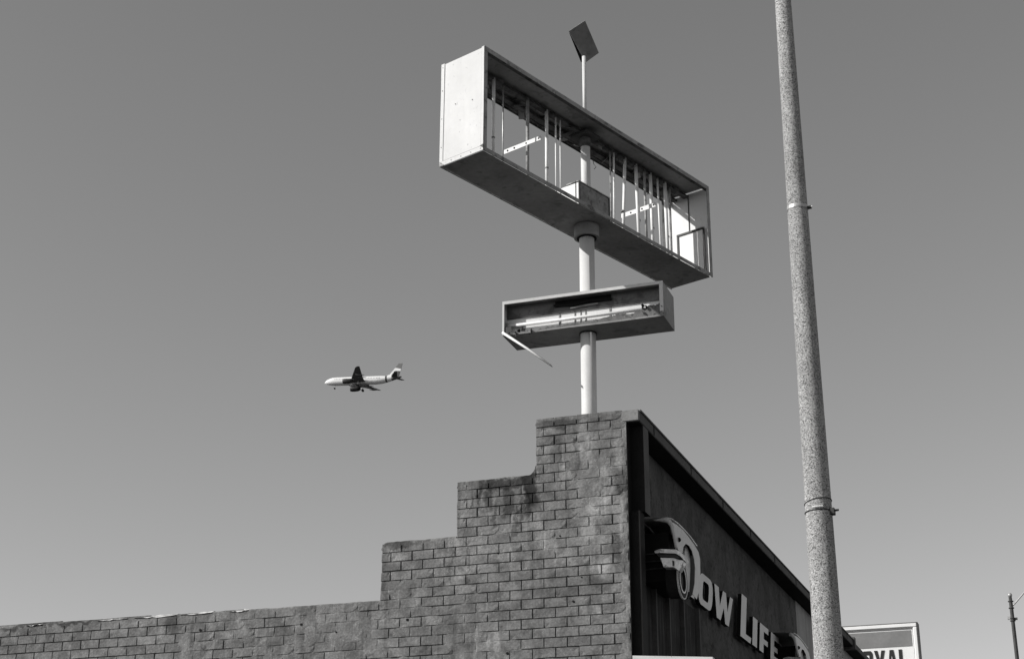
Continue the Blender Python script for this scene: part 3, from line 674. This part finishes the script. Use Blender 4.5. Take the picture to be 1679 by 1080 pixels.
# ragged remains of the plastic face
rn = random.Random(3); up = []
prof = [(-.60, -.165), (-.50, -.160), (-.40, -.150), (-.30, -.142), (-.18, -.143), (-.05, -.140), (.08, -.135), (.20, -.128), (.30, -.118), (.37, -.098), (.42, -.092), (.46, -.112), (.52, -.115), (.58, -.088), (.66, -.062), (.72, -.058), (.775, -.055)]
pts = []
for (xa, za), (xb, zb_) in zip(prof, prof[1:]):
    for q in range(4):
        f_ = q / 4; pts.append((xa + (xb - xa) * f_, za + (zb_ - za) * f_ + rn.uniform(-.012, .010)))
pts.append(prof[-1])
bm = bmesh.new(); prism(bm, [(x, -d2 + .008, zq) for x, zq in pts] + [(.775, -d2 + .008, -h2 + .004), (-.60, -d2 + .008, -h2 + .004)], (0, .004, 0)); obj('face_remnant', bm, mat('grimy_sign_plastic', .13, .35, 10, .8, spots=((20, .58, .5),)), lc)
for i in range(34):
    if i < 20: x, zq = rn.uniform(-.75, -.48), rn.uniform(-.175, -.130)
    else: x, zq = rn.uniform(.60, .80), rn.uniform(-.125, -.03)
    a = rn.uniform(.010, .030); Mx = Matrix.Translation((x, -d2 + rn.uniform(-.015, .03), zq)) @ Matrix.Rotation(rn.uniform(0, 3), 4, 'X') @ Matrix.Rotation(rn.uniform(0, 3), 4, 'Y')
    bm = bmesh.new(); prism(bm, [Mx @ Vector(q) for q in ((-a, 0, 0), (a * .3, -a, 0), (a, 0, 0), (a * .4, a * .9, 0), (-a * .5, a * .6, 0))], (0, .003, 0)); obj('torn_scrap', bm, rn.choice((M_black, M_dust, M_black, M_inwhite)), lc)
obj('broken_corner', boxes((-l2 + .004, -l2 + .09, -d2 + .01, -d2 + .016, -h2 + .02, -.09)), M_dark, lc)
bm = bmesh.new(); tube(bm, ((-.808, -d2 - .006, -.148), (-.55, -d2 - .02, -.35), (-.305, -d2 - .03, -.556)), [.013, .012, .010], 8); obj('hanging_rail', bm, M_tube, lc, smooth=True)
bm = bmesh.new(); tube(bm, ((-.308, -d2 - .03, -.553), (-.29, -d2 - .03, -.575)), .005, 6); obj('hanging_wire', bm, M_dark, lc)
obj('collar_ring', tube(bmesh.new(), ((0, 0, -h2 - .012), (0, 0, -h2 - .001)), .088, 28), M_dark, lc)
# reflector plates on the mast --------------------------------------
dc = Vector((PX, PY, 8.80 + H0)); dn = Vector((.55, -.45, -.70)).normalized()
c4 = [hit(px, py, dn, dc) - Vector(ps.location) for px, py in ((932.6, 51.5), (959.3, 34), (982, 87), (960, 103))]
bm = bmesh.new(); prism(bm, c4, -dn * .006); obj('spinner_plate', bm, M_under, ps)
A, D = c4[0], c4[3]; dn2 = -dn
P = [hit(px, py, dn, dc + back * Vector((-.1, .9, .3)).normalized()) - Vector(ps.location) for px, py, back in ((933.3, 54, .02), (952.6, 102, .10), (955.5, 102.5, .10), (959, 100, .04), (958, 94, .03), (942, 64, .03))]
bm = bmesh.new(); prism(bm, P, -dn * .004); obj('spinner_plate', bm, M_black, ps)

# ------------------------------------------------------------------ concrete street pole in front
cx_, cy_ = -2.072, 13.0
cp = thing('concrete_pole', 'thick speckled concrete street pole rising out of the top of the view', 'pole', (cx_, cy_, .13))
r_of = lambda zr: .122 - (zr - 2.17) * .0071
zs = [-1.4 + i * .25 for i in range(0, 52)]
bm = bmesh.new(); tube(bm, [(0, 0, v + H0 - .13) for v in zs], [r_of(v) for v in zs], 48); obj('shaft', bm, M_conc, cp, smooth=True)
bm = bmesh.new(); tube(bm, ((0, 0, 0), (0, 0, .35)), [.19, .17], 32); obj('base', bm, M_conc, cp)
def zpole(py, px=1330): return hit(px, py, (0, 1, 0), (0, cy_, 0)).z - .13
def band(zc, r, rad, M_, tilt=0., tx=0.):
    bm = bmesh.new(); n = 36; ring = [bm_ for bm_ in range(0)]
    pts = [Vector((r * math.cos(2 * math.pi * k / n), r * math.sin(2 * math.pi * k / n), zc + tilt * math.cos(2 * math.pi * k / n + tx))) for k in range(n + 1)]
    tube(bm, pts, rad, 6); return obj('band', bm, M_, cp, smooth=True)
z1 = zpole(343, 1306); rz1 = r_of(z1 - H0 + .13)
bm = bmesh.new(); tube(bm, ((0, 0, z1 - .016), (0, 0, z1 + .016)), rz1 + .004, 36); obj('steel_band', bm, M_steel, cp)
z1a = z1
for sx in (-.006, .012):
    bm = bmesh.new(); tube(bm, ((rz1 + .0, -.01 + sx, z1 - .006), (rz1 + .035, -.014 + sx, z1 - .006)), .013, 8); obj('band_buckle', bm, M_dark, cp)
bm = bmesh.new(); tube(bm, ((rz1 + .030, -.02, z1 - .006), (rz1 + .046, -.02, z1 - .006)), .010, 8); obj('band_bolt', bm, M_inwhite, cp)
z2 = zpole(824, 1341); band(z2, r_of(z2 - H0 + .13) + .002, .0045, M_dark, .02, .6)
z3 = zpole(840, 1341); band(z3, r_of(z3 - H0 + .13) + .002, .0055, M_dark, .004, .3)
rz = r_of(z3 - H0 + .13)
obj('band_buckle', bev(boxes((rz - .01, rz + .028, -.06, 0.01, z3 - .035, z3 + .02)), .004), M_dark, cp)
bm = bmesh.new(); tube(bm, ((rz + .01, -.03, z3 - .002), (rz + .062, -.03, z3 + .002)), .010, 8); obj('band_bolt', bm, M_dark, cp)
a_ = R(-75); bm = bmesh.new(); tube(bm, [((rz + .004) * math.cos(R(q)), (rz + .004) * math.sin(R(q)), z3 + .024) for q in (-105, -95, -85, -75, -62)], .009, 6); obj('band_tag', bm, M_inwhite, cp)

# ------------------------------------------------------------------ distant street lamp
lp = thing('street_lamp', 'slim dark street lamp far down the road with ball finial and bracket arm', 'street lamp', (-2.065, 45, .13))
q = lambda px, py: hit(px, py, (0, 1, 0), (0, 45, 0)) - Vector(lp.location)
ht = q(1656, 978).z
bm = bmesh.new(); tube(bm, ((0, 0, 0), (0, 0, 1.2), (0, 0, ht - .2), (0, 0, ht)), [.09, .075, .05, .045], 14); obj('shaft', bm, M_dark, lp, smooth=True)
bm = bmesh.new(); bmesh.ops.create_icosphere(bm, subdivisions=3, radius=.062, matrix=Matrix.Translation((0, 0, ht + .05))); obj('finial', bm, M_steel, lp, smooth=True)
e_ = q(1662, 991); g_ = q(1679, 971)
bm = bmesh.new(); tube(bm, ((0, 0, e_.z - .05), (e_.x + .02, 0, e_.z + .02), (g_.x, 0, g_.z), (g_.x + .9, 0, g_.z + .55), (g_.x + 1.5, 0, g_.z + .65)), .02, 8); obj('arm', bm, M_steel, lp, smooth=True)
bm = bmesh.new(); box(bm, g_.x + 1.45, g_.x + 2.05, -.13, .13, g_.z + .58, g_.z + .70); bev(bm, .04, 2); obj('lamp_head', bm, M_steel, lp)
for py in (985, 996, 1013, 1017):
    zz = q(1660, py).z; bm = bmesh.new(); tube(bm, ((0, 0, zz - .012), (0, 0, zz + .012)), .075, 12); obj('band', bm, M_dark, lp)
obj('bracket', boxes((.05, .13, -.03, .03, q(1660, 1014).z - .03, q(1660, 1014).z + .03)), M_dark, lp)
obj('bracket', boxes((-.13, -.05, -.03, .03, q(1660, 1014).z - .01, q(1660, 1014).z + .07)), M_steel, lp)

# ------------------------------------------------------------------ sign behind the shop
YR = 38.
M_rtext = mat('black_lettering', .02, .1, 4, .6); M_band = mat('grey_band_paint', .20, .12, 2, .6); M_face = mat('white_sign_face', .80, .04, 2, .5)
x0r, ztop = aty(1383, 1027, YR)[0], aty(1503, 1020, YR)[1]
xr = aty(1503, 1022, YR)[0]; sg = thing('billboard', 'white framed sign with grey band and black capitals beyond the shop', 'sign', ((xr - 1.0), YR, 0))
W_ = 1.93; ox = xr - sg.location.x
def rbx(px0, py0, px1, py1, y0, y1):
    a = aty(px0, py0, YR); b = aty(px1, py1, YR); lx = sg.location.x
    return (min(a[0], b[0]) - lx, max(a[0], b[0]) - lx, y0, y1, min(a[1], b[1]), max(a[1], b[1]))
m_in = aty(1495, 1035, YR); zi = aty(1440, 1034, YR)[1]; xi = m_in[0] - sg.location.x; xl = xi - 1.68
zbm = ztop - 2.0
obj('sign_body', boxes((xl - .12, ox, .05, .30, zbm, ztop - .01)), M_steel, sg)
for a in ((xl - .13, ox, -.02, .048, ztop - .10, ztop), (xl - .13, ox, -.02, .048, zbm, zbm + .10), (xl - .13, xl - .02, -.02, .048, zbm + .101, ztop - .101), (ox - .10, ox, -.02, .048, zbm + .101, ztop - .101)):
    bm = boxes(a); bev(bm, .02); obj('frame', bm, M_face, sg)
for a in ((xl - .02, xi + .03, .01, .05, ztop - .125, ztop - .115), (xi + .018, xi + .028, .01, .05, zbm + .1, ztop - .126)): obj('inner_trim', boxes(a), M_band, sg)
obj('outer_edge', boxes((ox + .001, ox + .02, -.015, .3, zbm, ztop + .004)), M_dark, sg)
obj('top_edge', boxes((xl - .13, ox + .018, -.015, .3, ztop + .001, ztop + .018)), M_band, sg)
obj('sign_face', boxes((xl, xi + .03, .035, .049, zbm + .1, ztop - .10)), M_face, sg)
b0 = aty(1440, 1035, YR)[1]; b1 = aty(1440, 1061, YR)[1]
obj('grey_band', boxes((xl + .02, xi - .02, .026, .034, b1, b0)), M_band, sg)
zt_ = aty(1450, 1065, YR)[1]; LH = .62
def glyph(ch, x, w_):
    k = .32 * w_; H_ = LH; f = lambda pts: [(x + a * w_, .020, zt_ - H_ + b * H_) for a, b in pts]
    if ch == 'R':
        out = [[(0, 0), (.3, 0), (.3, 1), (0, 1)], [(.301, 1), (.301, .84), (.62, .84), (.62, .6), (.301, .6), (.301, .45), (.5, .45), (.7, 0), (1, 0), (.78, .47), (.95, .56), (.95, .9), (.8, 1)]]
    elif ch == 'O':
        out = [[(0, .1), (.15, 0), (.5, 0), (.5, .15), (.32, .15), (.32, .85), (.5, .85), (.5, 1), (.15, 1), (0, .9)], [(.501, 0), (.85, 0), (1, .1), (1, .9), (.85, 1), (.501, 1), (.501, .85), (.68, .85), (.68, .15), (.501, .15)]]
    elif ch == 'Y': out = [[(.34, 0), (.66, 0), (.66, .42), (1.02, 1), (.70, 1), (.5, .62), (.30, 1), (-.02, 1), (.34, .42)]]
    elif ch == 'A': out = [[(-.03, 0), (.27, 0), (.33, .2), (.67, .2), (.73, 0), (1.03, 0), (.68, 1), (.32, 1)]]
    else: out = [[(0, 0), (.95, 0), (.95, .17), (.32, .17), (.32, 1), (0, 1)]]
    bm = bmesh.new()
    for o_ in out: prism(bm, f(o_), (0, .010, 0))
    obj('letter', bm, M_rtext, sg)
    if ch == 'A':
        bm = bmesh.new(); prism(bm, [(x + a * w_, .015, zt_ - H_ + b * H_) for a, b in ((.38, .36), (.62, .36), (.5, .78))], (0, .004, 0)); obj('letter_counter', bm, M_face, sg)
xO = aty(1413, 1066, YR)[0] - sg.location.x; xE_ = aty(1482, 1064, YR)[0] - sg.location.x
pit = (aty(1473, 1066, YR)[0] - aty(1413, 1066, YR)[0]) / 3
for i, ch in enumerate('ROYAL'): glyph(ch, xO + (i - 1) * pit, pit * .84)
for xx in (xl + .3, xi - .3):
    bm = bmesh.new(); tube(bm, ((xx, .17, 0), (xx, .17, zbm)), .09, 16); obj('post', bm, M_steel, sg)

# ------------------------------------------------------------------ airliner
M_fus = mat('airliner_white', .80, .03, .3, .4); M_wing = mat('airliner_wing_grey', .11, .1, .4, .5); M_eng = mat('airliner_engine', .03, .1, .5, .5)
M_tail = mat('airliner_tail_dark', .08, .1, .5, .5); M_tailg = mat('airliner_tail_grey', .16, .1, .5, .5); M_belly = mat('airliner_belly_grey', .22, .05, .4, .5)
ap = thing('airliner', 'small white twin-engined airliner with wheels down, crossing the clear sky left of the signs', 'aeroplane')
dv = ray(592.667, 624.077).normalized(); ap.location = EYE + dv * 731.3; ap.rotation_euler = (R(-.215), R(-2.07), R(188.21))
fs_ = [(18.0, .05, -.5), (17.6, .55, -.45), (16.8, 1.05, -.3), (15.6, 1.5, -.1), (14.2, 1.82, 0), (12.5, 1.97, 0), (4, 1.98, 0), (-7, 1.98, 0), (-10, 1.85, .12), (-13, 1.45, .45), (-16, .95, .85), (-18.5, .5, 1.15), (-19.4, .18, 1.3)]
bm = bmesh.new(); tube(bm, [(x, 0, zq) for x, r_, zq in fs_], [r_ for x, r_, zq in fs_], 28); fu = obj('fuselage', bm, M_fus, ap, smooth=True)
bm = bmesh.new(); tube(bm, [(-11.9, 0, .33), (-12.7, 0, .42)], [1.63, 1.52], 28, cap=False); obj('tail_band', bm, M_tail, ap, smooth=True)
bm = bmesh.new(); tube(bm, [(-14.8, 0, .70), (-16, 0, .86), (-18.5, 0, 1.16), (-19.45, 0, 1.3)], [1.19, .97, .53, .2], 28); obj('tail_cone', bm, M_tail, ap, smooth=True)
bm = bmesh.new(); tube(bm, [(7, 0, -1.5), (5, 0, -1.55), (-2, 0, -1.55), (-5.5, 0, -1.35)], [.2, 1.1, 1.15, .2], 20); obj('belly_fairing', bm, M_belly, ap, smooth=True)
for k in range(30):
    x = 12.5 - k * .75
    obj('window', boxes((x - .12, x + .12, 1.93, 1.985, .35, .70)), M_belly, ap)
bm = bmesh.new(); prism(bm, [(16.1, .55, .75), (15.5, 1.1, .95), (15.1, 1.25, .55), (16.0, .95, .35)], (-.02, .12, .05)); obj('cockpit_window', bm, M_tail, ap)
def wing(sy):
    top = []; bm = bmesh.new()
    sec = [(0., 6.4, 8.6, -1.15, .8), (6.2, 2.9, 5.6, -.75, .5), (16.2, -2.0, 2.2, .85, .25), (17.3, -3.2, 1.2, .95, .12)]      # span, leading edge x, chord, z, thickness
    R_ = []
    for y, le, ch, zq, th in sec:
        pr = [(0, 0), (.08, .5), (.35, .6), (.7, .3), (1, 0), (.7, -.25), (.35, -.4), (.08, -.35)]
        R_.append([bm.verts.new((le - c * ch, sy * y, zq + d * th)) for c, d in pr])
    for A, B in zip(R_, R_[1:]):
        for k in range(8): bm.faces.new((A[k], A[(k + 1) % 8], B[(k + 1) % 8], B[k]))
    bm.faces.new(R_[-1]); bm.faces.new(R_[0][::-1])
    wg = obj('wing', bm, M_wing, ap)
    for yy in (4, 8, 11):
        bm = bmesh.new(); tube(bm, [(-.5, sy * yy, -1.3 + yy * .06), (-2.5, sy * yy, -1.6 + yy * .06), (-4.9, sy * yy, -1.7 + yy * .06)], [.1, .3, .08], 8); obj('flap_track', bm, M_wing, wg)
    bm = bmesh.new(); tube(bm, [(7.0, sy * 5.75, -2.0), (6.4, sy * 5.75, -2.0), (5.0, sy * 5.75, -2.0), (3.4, sy * 5.75, -2.0), (2.2, sy * 5.75, -1.95)], [1.02, 1.18, 1.22, 1.1, .7], 20); en = obj('engine', bm, M_eng, ap, smooth=True)
    bm = bmesh.new(); tube(bm, [(7.02, sy * 5.75, -2.0), (6.97, sy * 5.75, -2.0)], [1.04, 1.1], 20); obj('intake_lip', bm, M_belly, en)
    bm = bmesh.new(); prism(bm, [(5.0, sy * 5.7, -.8), (1.2, sy * 5.7, -.7), (1.6, sy * 5.7, -1.3), (4.6, sy * 5.7, -1.2)], (0, sy * .15, 0)); obj('pylon', bm, M_wing, en)
    bm = bmesh.new(); tube(bm, [(.3, sy * 3.8, -1.2), (.3, sy * 3.8, -3.3)], .16, 8); lg = obj('main_gear', bm, M_steel, ap)
    for q_ in (-.35, .35):
        bm = bmesh.new(); tube(bm, [(.3, sy * 3.8 + q_ - .18, -3.5), (.3, sy * 3.8 + q_ + .18, -3.5)], .58, 16); obj('wheel', bm, M_tyre, lg)
    bm = bmesh.new(); prism(bm, [(-14.6, sy * .8, 1.0), (-17.6, sy * .8, 1.1), (-19.0, sy * 6.2, 1.7), (-17.6, sy * 6.2, 1.7)], (0, 0, .18)); obj('tailplane', bm, M_tail, ap)
wing(1); wing(-1)
bm = bmesh.new(); tube(bm, [(12.9, 0, -1.7), (12.9, 0, -3.1)], .12, 8); ng = obj('nose_gear', bm, M_steel, ap)
for q_ in (-.25, .25):
    bm = bmesh.new(); tube(bm, [(12.9, q_ - .12, -3.3), (12.9, q_ + .12, -3.3)], .40, 14); obj('wheel', bm, M_tyre, ng)
F_ = lambda x, zq: (x, .14, zq)
bm = bmesh.new(); prism(bm, [F_(-12.2, 1.9), F_(-13.9, 2.6), F_(-17.6, 7.8), F_(-19.5, 7.9), F_(-18.3, 2.2), F_(-17.5, 1.5)], (0, -.28, 0)); fin = obj('tail_fin', bm, M_tail, ap)
G_ = lambda x, zq: (x, .19, zq)
bm = bmesh.new(); prism(bm, [G_(-16.2, 5.8), G_(-17.6, 7.82), G_(-19.5, 7.92), G_(-19.0, 5.3)], (0, -.38, 0)); obj('fin_tip_panel', bm, M_tailg, fin)
bm = bmesh.new(); prism(bm, [G_(-12.1, 1.95), G_(-13.6, 2.55), G_(-16.15, 5.78), G_(-18.9, 5.2), G_(-18.7, 4.1), G_(-16.2, 4.3), G_(-14.6, 2.4), G_(-14.2, 1.4)], (0, -.38, 0)); obj('fin_white_panel', bm, M_fus, fin)
